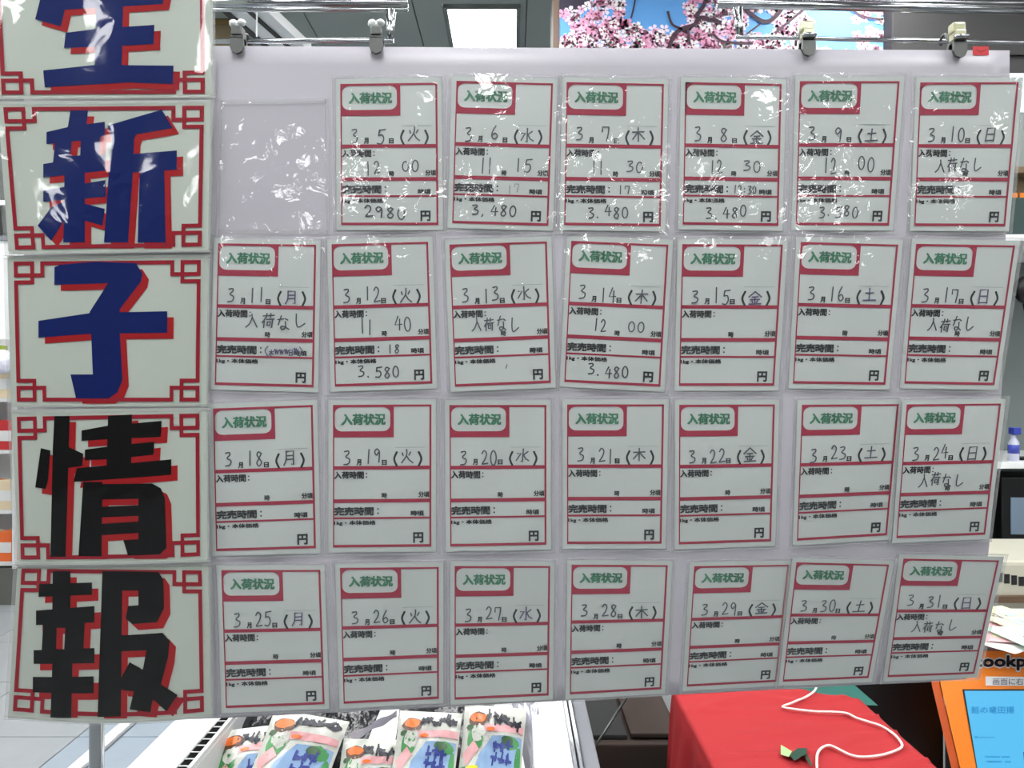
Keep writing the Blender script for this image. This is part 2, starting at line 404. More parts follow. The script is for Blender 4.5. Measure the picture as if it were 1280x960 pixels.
CARDS = [
 (5, '火', Q(425.3,104.9,546.5,103.3,548.1,281.4,426.5,281.4), '12', '00', '', '2980'),
 (6, '水', Q(570.6,100.9,691.3,104.2,685.5,282.3,565.2,279), '11', '15', 'f17', '3,480'),
 (7, '木', Q(708.3,102.6,829.9,104.9,826,283,705.2,281.4), '11', '30', '17', '3.480'),
 (8, '金', Q(856.9,102.6,977.1,104.9,973,282.3,853.4,280.7), '12', '30', '12:30', '3.480'),
 (9, '土', Q(999.9,101.4,1124.6,101.4,1111.3,281.9,994.8,281.4), '12', '00', '', '3.580'),
 (10, '日', Q(1150.4,103,1273.4,102.6,1256.6,283,1142.9,282.3), 'X', '', '', ''),
 (11, '月', Q(272.6,304.1,395.2,305.9,392.1,484.1,268.4,481), 'X', '', 'note', ''),
 (12, '火', Q(414.4,305.2,535.1,302.2,540.5,479.4,418.6,483.4), '11', '40', '18', '3.580'),
 (13, '水', Q(561.7,305.7,683.6,301.7,688.7,478.7,568.8,483.4), 'X', '', '', 'tick'),
 (14, '木', Q(714.1,301,835.5,305.9,825.4,483.4,705.4,477.5), '12', '00', '', '3.480'),
 (15, '金', Q(852.9,305.2,978.7,305.7,967.7,482.2,848.7,482.2), '', '', '', ''),
 (16, '土', Q(1001,302.4,1122.9,305.7,1106.7,481,991.2,479.4), '', '', '', ''),
 (17, '日', Q(1145.2,304.8,1269,306.9,1243,481.5,1130.5,479.4), 'X', '', '', ''),
 (18, '月', Q(266.2,510.7,390.9,506.2,394.9,685.3,270.2,689.1), '', '', '', ''),
 (19, '火', Q(416.2,506.2,539.3,505.5,539.1,683.2,416.2,684.4), '', '', '', ''),
 (20, '水', Q(561.7,506.2,682.9,506.2,683.1,680.9,562.9,683.2), '', '', '', ''),
 (21, '木', Q(708.9,505.5,830.1,505.5,827,679.7,708.9,680.1), '', '', '', ''),
 (22, '金', Q(849.1,506,968.6,505.5,963.9,676.6,848.6,680.6), '', '', '', ''),
 (23, '土', Q(1002.6,506,1123.7,505.1,1108.7,669.1,996.2,675.9), '', '', '', ''),
 (24, '日', Q(1133.5,505.5,1251.4,504.4,1231.5,668.4,1120.6,672.7), 'X', '', '', ''),
 (25, '月', Q(276.6,712.7,400.3,712.3,405.7,880.3,282.4,885.2), '', '', '', ''),
 (26, '火', Q(424.9,709.9,548.4,708.7,548.7,873.5,429.6,879.8), '', '', '', ''),
 (27, '水', Q(568.3,707.6,687.8,707.6,685.9,869.3,568.3,874.7), '', '', '', ''),
 (28, '木', Q(714.5,705.9,834.8,706.4,826.5,861.6,712.2,868.1), '', '', '', ''),
 (29, '金', Q(867.8,707.6,986.9,705.9,970.9,852.2,858.4,858.3), '', '', '', ''),
 (30, '土', Q(995.5,702.9,1111.5,705.7,1085.8,847.5,978.4,852.2), '', '', '', ''),
 (31, '日', Q(1129.3,698.2,1248.8,700.5,1217.9,842.3,1109.4,846.6), 'X', '', '', ''),
]
WD = {'月': 'Monday', '火': 'Tuesday', '水': 'Wednesday', '木': 'Thursday', '金': 'Friday', '土': 'Saturday', '日': 'Sunday'}
def card(day, wd, q, t1, t2, sold, price):
    rnd = random.Random(day*13)
    a1, a2, ph = rnd.uniform(.0005, .0016), rnd.uniform(.0003, .001), rnd.uniform(0, 6)
    def S(lift):
        def f(u, v):
            px, py = bil(q, u, v)
            c = .0022+.0028*(1-(2*u-1)**2*.9)+a1*math.sin(4*v+ph)+.0012*math.sin(7*u+ph*2)*v+a2*math.sin(9*u+5*v+ph)
            return W(px, py, max(c, .0012)+lift+(.0045 if day in (24, 30) else 0))
        return f
    root_at = S(0)(.5, 1)
    if t1 == 'X': what = 'and no-delivery note'
    elif price and price != 'tick': what = 'and price %s' % price
    else: what = 'and empty price box'
    row = 0 if day < 11 else (day-11)//7+1; col = day-5 if day < 11 else (day-11) % 7
    OR = ['first', 'second', 'third', 'fourth', 'fifth', 'sixth', 'seventh']
    nice = '%s card of the %s row, dated March %d %s, %s' % (OR[col], ['top', 'second', 'third', 'bottom'][row], day, WD[wd], what)
    assert len(nice.split()) < 17, nice
    t = thing('price_card', nice, 'card', root_at, 'delivery cards on the white board')
    top = grid2(-.045, -.035, 1.045, 1.035, 18, 18)
    tp = [S(.0002)(*p) for p in top.v]; bk = [S(-.0002)(*p) for p in top.v]; n = len(tp)
    fs = [tuple(reversed(f)) for f in top.f]+[tuple(n+i for i in f) for f in top.f]
    obj('paper', tp+bk, fs, M_paper, t, smooth=True)
    FORM['r'].lay('red_frame', S(.0009), M_red, t); FORM['g'].lay('title_lettering', S(.0009), M_green, t)
    FORM['k'].lay('printed_lettering', S(.0009), M_black, t); FORM['c'].lay('caption_line', S(.0009), M_grey, t)
    random.seed(day)
    h = D2(); ds = str(day)
    hand(h, '3', .105, .318, .175, .412)
    if len(ds) == 1: hand(h, ds, .37, .315, .45, .415)
    else: hand(h, ds, .325, .315, .485, .415)
    hd = D2(); hand(hd, wd, .685, .322, .815, .418, .0125)
    if t1 == 'X':
        y = .56 if day not in (11,) else .535; x0, x1 = (.30, .9) if day == 11 else (.2, .68)
        hand(h, '入荷なし', x0, y-.035, x1, y+.06, .0115, .012)
    elif t1:
        big = day in (6, 9, 12)
        hand(h, t1, .27 if day != 5 else .25, .55 if not big else .53, .40, .64, .0115)
        hand(h, t2, .63 if day != 8 else .62, .55 if not big else .53, .80, .625, .0115)
    if sold == 'note':
        hd.ribbon(catmull([(.53, .72), (.50, .75), (.53, .79)]), .01, ASP)
        for i in range(6): hand(hd, random.choice('日木〜金'), .54+i*.05, .735, .585+i*.05, .778, .009)
        hd.ribbon(catmull([(.85, .72), (.88, .75), (.85, .785)]), .01, ASP)
    elif sold.startswith('f'):
        e = D2(); hand(e, sold[1:], .56, .72, .68, .775, .010); e.lay('faded_handwriting', S(.0011), M_faint, t)
    elif sold: hand(h, sold, .55 if len(sold) < 4 else .52, .722, .67 if len(sold) < 4 else .76, .778, .0105, .004)
    if price == 'tick': h.ribbon([(.55, .86), (.535, .885)], .009, ASP)
    elif price:
        hand(h, price, .20 if day == 6 else .24, .868, .66, .945 if day != 6 else .94, .0125, .012)
    h.lay('handwriting', S(.0012), M_ink, t)
    hd.lay('weekday_handwriting', S(.0012), M_violet if day in (11, 15, 16, 17, 25, 27, 31) else M_ink, t)
    ex, ey = .085, .058
    fm = grid2(-ex, -ey, 1+ex, 1+ey, 18, 24)
    rx, ry = rnd.uniform(0, 50), rnd.uniform(0, 50)
    def Ff(u, v):
        k = noise.noise(Vector((u*3.2+rx, v*4.4+ry, day)))*.0011+noise.noise(Vector((u*9+rx, v*6+ry, day)))*.0004
        return S(.0022+k)(u, v)
    fo = fm.lay('clear_film', Ff, M_film, t, smooth=True)
    # the heat-sealed edge of the pouch: four milky strips, greyed to imitate shade between sleeves
    e = D2()
    for r_ in ((-ex, -ey, 1+ex, -.04), (-ex, 1.04, 1+ex, 1+ey), (-ex, -.04, -.05, 1.04), (1.05, -.04, 1+ex, 1.04)):
        g_ = grid2(*r_, 10 if r_[2]-r_[0] > .5 else 1, 12 if r_[3]-r_[1] > .5 else 1); e.add(g_.v, g_.f)
    e.lay('film_edge', S(.0012), M_edge, fo, smooth=True)
for c in CARDS: card(*c)
# empty pocket
def empty_pocket():
    q = Q(276, 128, 408, 126, 410, 292, 272, 292)
    t = thing('empty_sleeve', 'empty clear plastic sleeve at top left of the white board', 'sleeve', W(340, 290))
    def Sf(u, v): return W(*bil(q, u, v), .003+.0015*noise.noise(Vector((u*3, v*4, 3)))+.0005*noise.noise(Vector((u*9, v*9, 5))))
    grid2(0, 0, 1, 1, 20, 24).lay('clear_film', Sf, M_film, t, smooth=True)
    e = D2()
    for r_ in ((0, -.02, 1, .02), (0, .97, 1, 1.01), (-.02, -.02, .015, 1.01), (.985, -.02, 1.02, 1.01)):
        g_ = grid2(*r_, 10 if r_[2]-r_[0] > .5 else 1, 12 if r_[3]-r_[1] > .5 else 1); e.add(g_.v, g_.f)
    e.lay('film_edge', lambda u, v: W(*bil(q, u, v), .002), M_edge, t)
empty_pocket()
# red sticker
t = thing('red_sticker', 'small red sticker at the top right corner of the white board', 'sticker', W(1226, 69))
grid2(1216, 58, 1236, 69, 2, 1).lay('sticker_film', lambda x, y: W(x, y, .0008), mat('sticker_red', (205, 38, 48), .4), t)
d = D2(); d.ribbon([(1221, 62), (1226, 65), (1232, 62)], 1.0); d.lay('sticker_mark', lambda x, y: W(x, y, .0012), mat('dark_red_print', (120, 20, 26), .4), t)

# ---------------------------------------------------------------- five big character sheets
def DS(px, py):      # the sheets bow off the board; their left edge curls towards the room
    k = max(0, (250-px)/250)
    return D(px, py)-.0075-.03*k**1.6-.006*math.sin(math.pi*min(1, max(0, k)))-.0012*math.sin(px/21+py/90)
def WS(px, py, lift=0): return P(px, py, DS(px, py)-lift)
SHEETS = [
 dict(q=Q(-7,-58,255,-60,256,117,2,118), e=(-12,-64,265,-66,267,122,-8,124), bul=0, mat=M_blue, lab='blue character for raw', strokes=[
  [(50,0),(58,-40),(95,-40),(84,0),(76,33),(44,24)], [(78,-12),(208,-16),(203,5),(153,8),(80,12)], [(122,-50),(155,-50),(152,85),(118,85)],
  [(82,41),(120,36),(193,31),(192,55),(155,57),(80,60)], [(54,88),(120,81),(217,82),(216,105),(160,103),(56,109)]]),
 dict(q=Q(4,134,255,132,252,308,19,312), e=(-4,127,265,125,262,314,11,318), bul=0, mat=M_blue, lab='blue character for new', strokes=[
  [(88,138),(110,138),(108,155),(104,166),(82,166),(85,157)], [(58,165),(84,159),(131,152),(131,170),(100,176),(58,180)],
  [(69,177),(90,174),(87,205),(66,205)], [(101,172),(126,168),(122,200),(100,200)], [(54,205),(131,192),(132,213),(54,222)],
  [(81,195),(106,194),(106,303),(79,303)], [(54,238),(132,225),(132,246),(54,252)], [(47,282),(64,259),(84,250),(80,276),(64,301)],
  [(104,254),(131,261),(128,282),(104,275)], [(134,157),(202,137),(216,160),(170,168),(166,178),(143,180)],
  [(141,165),(168,165),(166,215),(160,303),(130,303),(136,215)], [(160,193),(221,188),(221,212),(160,216)], [(175,205),(205,205),(207,303),(172,303)]]),
 dict(q=Q(17,327,251,325,249,502,21,502), e=(9,320,262,318,260,508,14,509), bul=0, mat=M_blue, lab='blue character for child', strokes=[
  [(68,334),(75,331),(120,327),(170,329),(178,342),(176,352),(150,386),(148,400),(113,400),(112,390),(135,354),(68,356)],
  [(48,401),(115,391),(209,389),(209,416),(115,417),(48,422)],
  [(113,395),(148,395),(150,420),(153,475),(147,490),(136,498),(95,498),(88,468),(116,468)]]),
 dict(q=Q(21,521,249,517,250,695,26,699), e=(14,512,260,510,261,702,23,706), bul=1.5, mat=M_blk, lab='black character for feeling', strokes=[
  [(68,520),(87,520),(86,560),(82,695),(63,695),(66,560)], [(51,560),(63,563),(60,600),(57,611),(44,609)], [(84,558),(104,567),(103,582),(82,585)],
  [(135,520),(165,518),(164,590),(133,590)], [(102,538),(135,532),(202,526),(201,546),(135,549),(102,551)],
  [(106,562),(135,558),(193,552),(192,568),(150,573),(106,575)], [(96,585),(214,574),(214,593),(150,598),(92,602)],
  [(104,602),(128,602),(127,694),(98,694)], [(104,605),(190,604),(201,610),(206,622),(208,684),(200,692),(160,693),(154,674),(173,673),(173,623),(104,624)],
  [(125,633),(175,631),(175,644),(125,646)], [(125,654),(175,651),(175,665),(125,668)]]),
 dict(q=Q(27,711,252,713,255,889,16,889), e=(22,706,262,704,266,896,10,898), bul=7, mat=M_blk, lab='black character for report', strokes=[
  [(66,714),(88,714),(88,784),(65,784)], [(49,730),(115,728),(115,743),(48,746)], [(45,763),(118,757),(118,777),(45,781)],
  [(54,778),(71,778),(70,814),(52,814)], [(82,775),(106,773),(104,814),(80,814)], [(42,812),(118,808),(118,826),(42,829)],
  [(41,845),(117,842),(117,862),(41,864)], [(66,810),(91,810),(89,892),(63,893)],
  [(128,714),(153,714),(151,889),(122,890)], [(150,714),(198,715),(204,724),(205,760),(196,777),(165,779),(157,772),(160,757),(173,756),(173,738),(150,738)],
  [(148,793),(203,790),(212,800),(210,820),(202,850),(190,873),(188,885),(162,881),(168,857),(179,832),(183,811),(148,812)],
  [(150,846),(162,825),(175,832),(198,850),(222,866),(208,885),(194,872),(176,861),(152,858)]]),
]
def knot(d, fx, fy, W_, H_):
    R = lambda a, b, c, e: d.rect(*(min(fx(a), fx(c)), min(fy(b), fy(e)), max(fx(a), fx(c)), max(fy(b), fy(e))))
    R(0, 0, 26, 5); R(0, 0, 5, 20); R(21, 0, 26, 27); R(0, 15, 39, 20); R(34, 0, 39, 20); R(0, 24, 26, 29); R(0, 24, 5, H_/2); R(34, 0, W_/2, 5)
for si, s in enumerate(SHEETS):
    q = s['q']; W_, H_ = 240.0, 178.0
    t = thing('character_sheet', 'laminated sheet with red-edged %s, %s in the left column' % (s['lab'], ['topmost', 'second from top', 'third from top', 'fourth from top', 'lowest'][si]), 'sign', WS(130, s['e'][5]), 'large character sheets down the left side')
    e = s['e']; eq = Q(*e)
    def bul(px, py, s=s, e=e):
        v = (py-e[1])/(e[5]-e[1]); u = (px-e[0])/(e[2]-e[0]); return py+s['bul']*max(0, v)**2*4*u*(1-u)*(1 if 0 < u < 1 else 0)
    SS = lambda lift, bul=bul, si=si: (lambda x, y: WS(x, bul(x, y), lift+(.0045 if si % 2 else 0)))
    g = grid2(0, 0, 1, 1, 24, 14); pts = [bil(eq, *p) for p in g.v]
    a = [SS(.0)(*p) for p in pts]; b = [SS(-.0005)(*p) for p in pts]; n = len(a)
    obj('paper', a+b, [tuple(reversed(f)) for f in g.f]+[tuple(n+i for i in f) for f in g.f], M_paperw, t, smooth=True)
    d = D2()
    for sx in (0, 1):
        for sy in (0, 1):
            knot(d, (lambda x: x) if not sx else (lambda x: W_-x), (lambda y: y) if not sy else (lambda y: H_-y), W_, H_)
    d.fine(16); d.v = [bil(q, p[0]/W_, p[1]/H_) for p in d.v]
    d.lay('knot_border', SS(.0011), M_knot, t)
    sh = D2(); ch = D2()
    for st in s['strokes']:
        ch.poly(st); sh.poly([(x+8, min(y+7.5, s['q'][2][1]+2.5)) for x, y in st])
    cen = lambda d_: d_.fine(14)
    cen(sh); cen(ch)
    sh.lay('character_shadow', SS(.0009), M_shadow, t); ch.lay('character', SS(.0013), s['mat'], t)
    fq = Q(e[0]-5, e[1]-1, e[2]+3, e[3]-1, e[4]+3, e[5]+2, e[6]-5, e[7]+2)
    g = grid2(0, 0, 1, 1, 40, 30)
    def FF(u, v, fq=fq, SS=SS, si=si):
        k = .0007*noise.noise(Vector((u*5, v*3, si*7)))+.0006*noise.noise(Vector((u*13, v*4, si*3)))
        return SS(.0028+k)(*bil(fq, u, v))
    g.lay('clear_film', FF, M_filmbig, t, smooth=True)
    ed = D2()
    for r_ in ((0, 0, 1, .028), (0, .975, 1, 1), (0, .02, .02, .98), (.98, .02, 1, .98)):
        g_ = grid2(*r_, 24 if r_[2]-r_[0] > .5 else 1, 14 if r_[3]-r_[1] > .5 else 1); ed.add([bil(fq, *p) for p in g_.v], g_.f)
    ed.lay('film_edge', SS(.0016), M_edge, t, smooth=True)

# ---------------------------------------------------------------- chrome rails, post and clips
t = thing('display_stand', 'chrome stand pole with double rails above the left half of the board', 'stand', (P(121, 950, 1.22).x, 1.22, 0))
px_ = P(121, 950, 1.22).x
MB().tube([(px_, 1.22, .02), (px_, 1.22, 2.3)], .0112, 16).obj('pole', M_chrome, t, smooth=True)
MB().tube([(px_, 1.22, 0), (px_, 1.22, .02)], [.17, .155], 28).obj('base', M_steel, t)
def rail(a, b, ya, yb, Ya, Yb, rpx, n=12): return MB().tube([P(a, ya, Ya), P(b, yb, Yb)], rpx/F*Ya, n)
rail(118, 510, 3, 4, 1.22, 1.22, 5.2).obj('upper_rail', M_chrome, t, smooth=True)
rail(118, 510, 12.5, 12, 1.215, 1.215, 2.6).obj('upper_rail', M_chrome, t, smooth=True)
rail(118, 492, 52, 51, 1.185, 1.185, 3.0).obj('lower_rail', M_chrome, t, smooth=True)
MB().tube([P(486, 13, 1.2), P(488, 51, 1.185)], .0045, 10).obj('rail_end', M_chrome, t, smooth=True)
MB().tube([P(493, 13, 1.2), P(489, 45, 1.19)], .0028, 8).obj('rail_brace', M_chrome, t, smooth=True)
xr = P(1345, 500, 1.22).x
BR = .11
t = thing('display_stand', 'chrome stand rails above the right half of the board, in front of the blossom panel', 'stand', (xr, 1.22, 0))
MB().tube([(xr, 1.22, .02), (xr, 1.22, 2.3)], .0112, 16).obj('pole', M_chrome, t, smooth=True)
MB().tube([(xr, 1.22, 0), (xr, 1.22, .02)], [.115, .105], 28).obj('base', M_steel, t)
rail(897, 1345, 5, 14.5, 1.22, 1.22, 5.0).obj('upper_rail', M_chrome, t, smooth=True)
rail(897, 1345, -1, 5, 1.235, 1.235, 1.6).obj('upper_rail', M_chrome, t, smooth=True)
rail(920, 1345, 46, 55.5, 1.185, 1.185, 2.6).obj('lower_rail', M_chrome, t, smooth=True)
MB().tube([P(925, 10, 1.2), P(926, 46, 1.185)], .0042, 10).obj('rail_end', M_chrome, t, smooth=True)
MB().tube([P(918, 10, 1.2), P(922, 44, 1.19)], .0025, 8).obj('rail_brace', M_chrome, t, smooth=True)
M_clear = mat('clear_yellowed_plastic', (196, 196, 160), .2, spec=.8)
M_knob = mat('pale_knob_plastic', (225, 228, 226), .25)
def clip(px, py, kind, label):
    o = P(px, py, 1.148); s = 1.15/F
    t = thing('hanging_clip', label, 'clip', o, 'clips holding the board on the rails')
    X = lambda a, b, c: Vector((o.x+a*s, o.y+c, o.z-b*s))
    body = M_steel if kind == 'm' else M_clear
    # jaws gripping the board front and back
    j = MB()
    for y0, y1 in ((-.008, -.003), (.0065, .0115)):
        ring = [(-8, -2), (8, -2), (8.5, 10), (6, 16), (0, 18.5), (-6, 16), (-8.5, 10)]
        n = len(ring); vs = [X(a, b, y0) for a, b in ring]+[X(a, b, y1) for a, b in ring]
        j.add(vs, [tuple(range(n)), tuple(reversed(range(n, 2*n)))]+[(i, n+i, n+(i+1) % n, (i+1) % n) for i in range(n)])
    j.box(X(-8, -1, -.008), X(8, -5, .0115)); j.obj('jaw', M_steel, t)
    MB().bbox(X(-6.5, -4, -.010), X(6.5, -16, .010), .002).obj('clip_body', body, t)
    pts = [X(-7, -6, .03)+Vector((0, .010*math.sin(k/8*math.pi), .014*math.cos(k/8*math.pi)))*1 for k in range(9)]
    hk = [X(0, -3, .006)]+[Vector((o.x, P(px, 51, 1.185).y+.009*math.sin(a), P(px, 51, 1.185).z+.009*math.cos(a))) for a in [k*math.pi/8-math.pi/2 for k in range(10)]]
    MB().tube(hk, .0022, 8).obj('hook', M_steel, t, smooth=True)
    if kind == 'm':
        MB().ball(X(-5, -20, -.004), 5.5*s, (1, 1, .9)).ball(X(5, -21, -.004), 5.2*s, (1.1, 1, .8)).tube([X(0, -14, -.004), X(0, -22, -.004)], 3.5*s, 10).obj('wing_knob', M_knob, t, smooth=True)
    else:
        MB().bbox(X(-9, -14, -.008), X(7, -26, .008), .003).obj('clip_head', M_clear, t)
        MB().tube([X(-9, -6, -.012), X(7, -6, -.012)], 3*s, 10).obj('pin', M_chrome, t, smooth=True)
clip(298, 51, 'm', 'grey metal clip with white knob, leftmost on the board, beside the big sheets')
clip(471, 51, 'm', 'grey metal clip with white knob under the end of the left rails')
clip(1009, 54, 'p', 'yellowed clear plastic clip in front of the blossom panel')
clip(1197, 56, 'p', 'yellowed clear plastic clip left of the red sticker')

# ---------------------------------------------------------------- blossom panel on the bulkhead
Yb = 3.64
t = thing('photo_panel', 'large photo print of pink cherry blossom against blue sky above the board', 'poster', P(905, 110, Yb))
def BP(lift): return lambda x, y: P(x, y, Yb-lift)
a = P(699, -180, Yb); b = P(1108, 110, Yb)
MB().box((a.x, Yb, b.z), (b.x, Yb+.015, a.z)).obj('panel', mat('sky_print', (104, 172, 240), .5, var=.12, vscale=1.5), t)
rs = random.Random(5)
cols = [mat('petal_'+n, c, .6) for n, c in (('pale', (250, 234, 252)), ('pink', (250, 204, 232)), ('rose', (240, 168, 200)), ('white', (255, 250, 255)))]
pet = [D2() for _ in cols]; cen = D2()
def hole(x, y):
    if 777+6*math.sin(y/6) < x < 862-8*math.sin(y/9) and -10 < y < 37-(x-820)**2/150: return True
    if 930 < x < 968 and 14 < y < 44: return True
    if 1016 < x < 1070 and 8 < y < 60: return True
    if x < 738 and y < 17-(x-700)*.35: return True
    if 700 < x < 716 and 26 < y < 46: return True
    return noise.noise(Vector((x/45, y/45, 2))) > .42 and y < 0
for i in range(4200):
    x = rs.uniform(704, 1103); y = rs.uniform(-175, 106)
    if hole(x, y): continue
    if x > 975 and rs.random() < .5 and y > -10: continue
    r = rs.uniform(4.5, 8.5); a0 = rs.uniform(0, 6.28); c = rs.choice((0, 0, 1, 1, 2, 3)) if x < 960 or x > 1070 else rs.choice((0, 1, 3))
    for k in range(5):
        an = a0+k*1.2566; R = lambda rr, da: (x+rr*math.cos(an+da), y+rr*math.sin(an+da)*rs.uniform(.85, 1))
        pet[c].poly([(x, y), R(r*.7, -.5), R(r, -.22), R(r*.93, 0), R(r, .22), R(r*.7, .5)])
    cen.poly([(x+1.2*math.cos(q*1.256), y+1.2*math.sin(q*1.256)) for q in range(5)])
lay_i = 0
for c, d_ in zip(cols, pet):
    lay_i += 1; d_.fine(100); d_.lay('printed_blossoms', BP(.001*lay_i), c, t, kind='stuff')
cen.lay('printed_flower_centres', BP(.006), mat('flower_centre', (150, 60, 100), .6), t, kind='stuff')
br = D2()
for pts, wd in (([(836, 60), (842, 45), (852, 36), (868, 31), (876, 22), (900, 28)], 5), ([(852, 36), (840, 30), (835, 15)], 3), ([(928, 8), (945, 22), (957, 27), (968, 22), (984, 2)], 5),
                ([(934, 42), (950, 30)], 2), ([(970, 40), (985, 28), (1004, 12)], 3), ([(796, -20), (793, 5), (789, 22)], 2), ([(1060, 8), (1078, 20), (1100, 24)], 2.5),
                ([(860, 38), (862, 55)], 3), ([(885, -10), (880, 6), (870, 20)], 5), ([(893, 44), (905, 52), (940, 54)], 3), ([(955, -100), (900, -60), (850, -20)], 6), ([(700, -90), (780, -60), (830, -80)], 6)):
    br = D2(); br.ribbon(catmull(pts), wd); br.lay('printed_branch', BP(.0075), mat('branch_print', (70, 46, 60), .6), t)
d_ = D2(); d_.poly([(699.5, -178), (738, -178), (740, 2), (730, 10), (716, 18), (704, 22), (699.5, 20)]); d_.lay('dark_print', BP(.0009), mat('dark_violet_print', (54, 48, 66), .6), t)
MB().box((a.x-.03, Yb-.004, b.z), (a.x, Yb+.015, a.z)).obj('panel_edge', mat('brown_edge', (112, 92, 78), .6), t)

# things seen above the board at the left
t = thing('ceiling_rail', 'white ceiling rail with black slots, seen behind the leftmost clip', 'rail', P(318, 38, 3.3))
A = P(262, -18, 3.3); B = P(358, 78, 3.3); B.y = 4.3; B = P(358, 66, 4.0)
def bar(off0, off1, z0, z1, m, nm):
    mb = MB(); vs = []
    for p in (A, B):
        for z in (z0, z1):
            for o_ in (off0, off1): vs.append(Vector((p.x+o_, p.y, p.z+z)))
    mb.add(vs, [(0, 1, 3, 2), (4, 6, 7, 5), (0, 4, 5, 1), (2, 3, 7, 6), (0, 2, 6, 4), (1, 5, 7, 3)]); mb.obj(nm, m, t)
bar(-.06, .13, 0, .05, M_white, 'rail_body'); bar(-.075, -.045, -.008, .002, M_dark, 'slot'); bar(.04, .062, -.008, .002, M_dark, 'slot')
MB().tube([P(321, 8, 3.5), P(321, 46, 3.5)], .004, 8).obj('drop_wire', M_white, t)
t = thing('brown_box', 'brown cardboard box high up between the big sheets and the leftmost clip', 'box', P(270, 55, 4.2))
MB().bbox(P(235, 58, 4.2), P(293, 14, 4.2)+Vector((0, .3, 0)), .01).obj('box_body', mat('brown_card', (118, 104, 78), .8), t)
MB().box(P(235, 30, 4.195), P(293, 26, 4.2)).obj('tape', mat('brown_tape', (140, 112, 70), .5), t)

# ---------------------------------------------------------------- chest freezer with bags
ZR = .85
t = thing('display_freezer', 'white open chest freezer holding snack bags below the board', 'freezer', (-.27, 2.2, 0))
XL, XLi, XRi, XR, YA, YZ = -.655, -.545, .034, .105, 1.275, 3.2
MB().box((XL+.02, YA, .06), (XR-.02, YZ, .45)).obj('cabinet_base', M_white, t)
MB().bbox((XL, YA, .45), (XL+.085, YZ, ZR), .008).obj('side_wall', M_white, t)
MB().bbox((XRi+.004, YA, .45), (XR, YZ, ZR), .006).obj('side_wall', M_white, t)
MB().bbox((XL+.086, YZ-.06, .45), (XRi+.003, YZ, ZR), .006).obj('end_wall', M_white, t)
MB().bbox((XL+.086, YA, .45), (XRi+.003, YA+.03, ZR-.06), .006).obj('end_wall', M_white, t)
MB().box((XL+.086, YA+.031, .45), (XRi+.003, YZ-.061, .60)).obj('basket_floor', M_lgrey, t)
MB().box((XLi-.024, YA+.031, .60), (XLi+.0, YZ-.061, ZR-.012)).obj('inner_wall', M_lgrey, t)
MB().box((XLi-.024, YA+.031, ZR-.012), (XLi-.008, YZ-.061, ZR-.003)).obj('vent_channel', mat('vent_black', (5, 5, 6), .9, spec=.1), t)
sl = MB().box((0, 0, 0), (.018, .003, .0012)); sme = bpy.data.meshes.new('vent_slat'); sme.from_pydata([tuple(v) for v in sl.v], [], sl.f); sme.materials.append(M_lgrey)
for k in range(70):
    o = bpy.data.objects.new('vent_slat', sme); C.objects.link(o); o.parent = t; o.location = (XLi-.025+.27, YA+.035+k*.025-2.2, ZR-.003)
MB().box((XLi-.008, YA+.031, ZR-.012), (XLi-.001, YZ-.061, ZR-.002)).obj('vent_lip', M_lgrey, t)
for k, x in enumerate((XR+.004, XR+.014)): MB().tube([(x, YA, ZR-.006), (x, YZ, ZR-.006)], .0045, 8).obj('chrome_trim', M_chrome, t, smooth=True)
MB().bbox((XR+.02, YA, .3), (XR+.048, YZ, ZR-.012), .004).obj('bumper', M_greypl, t)

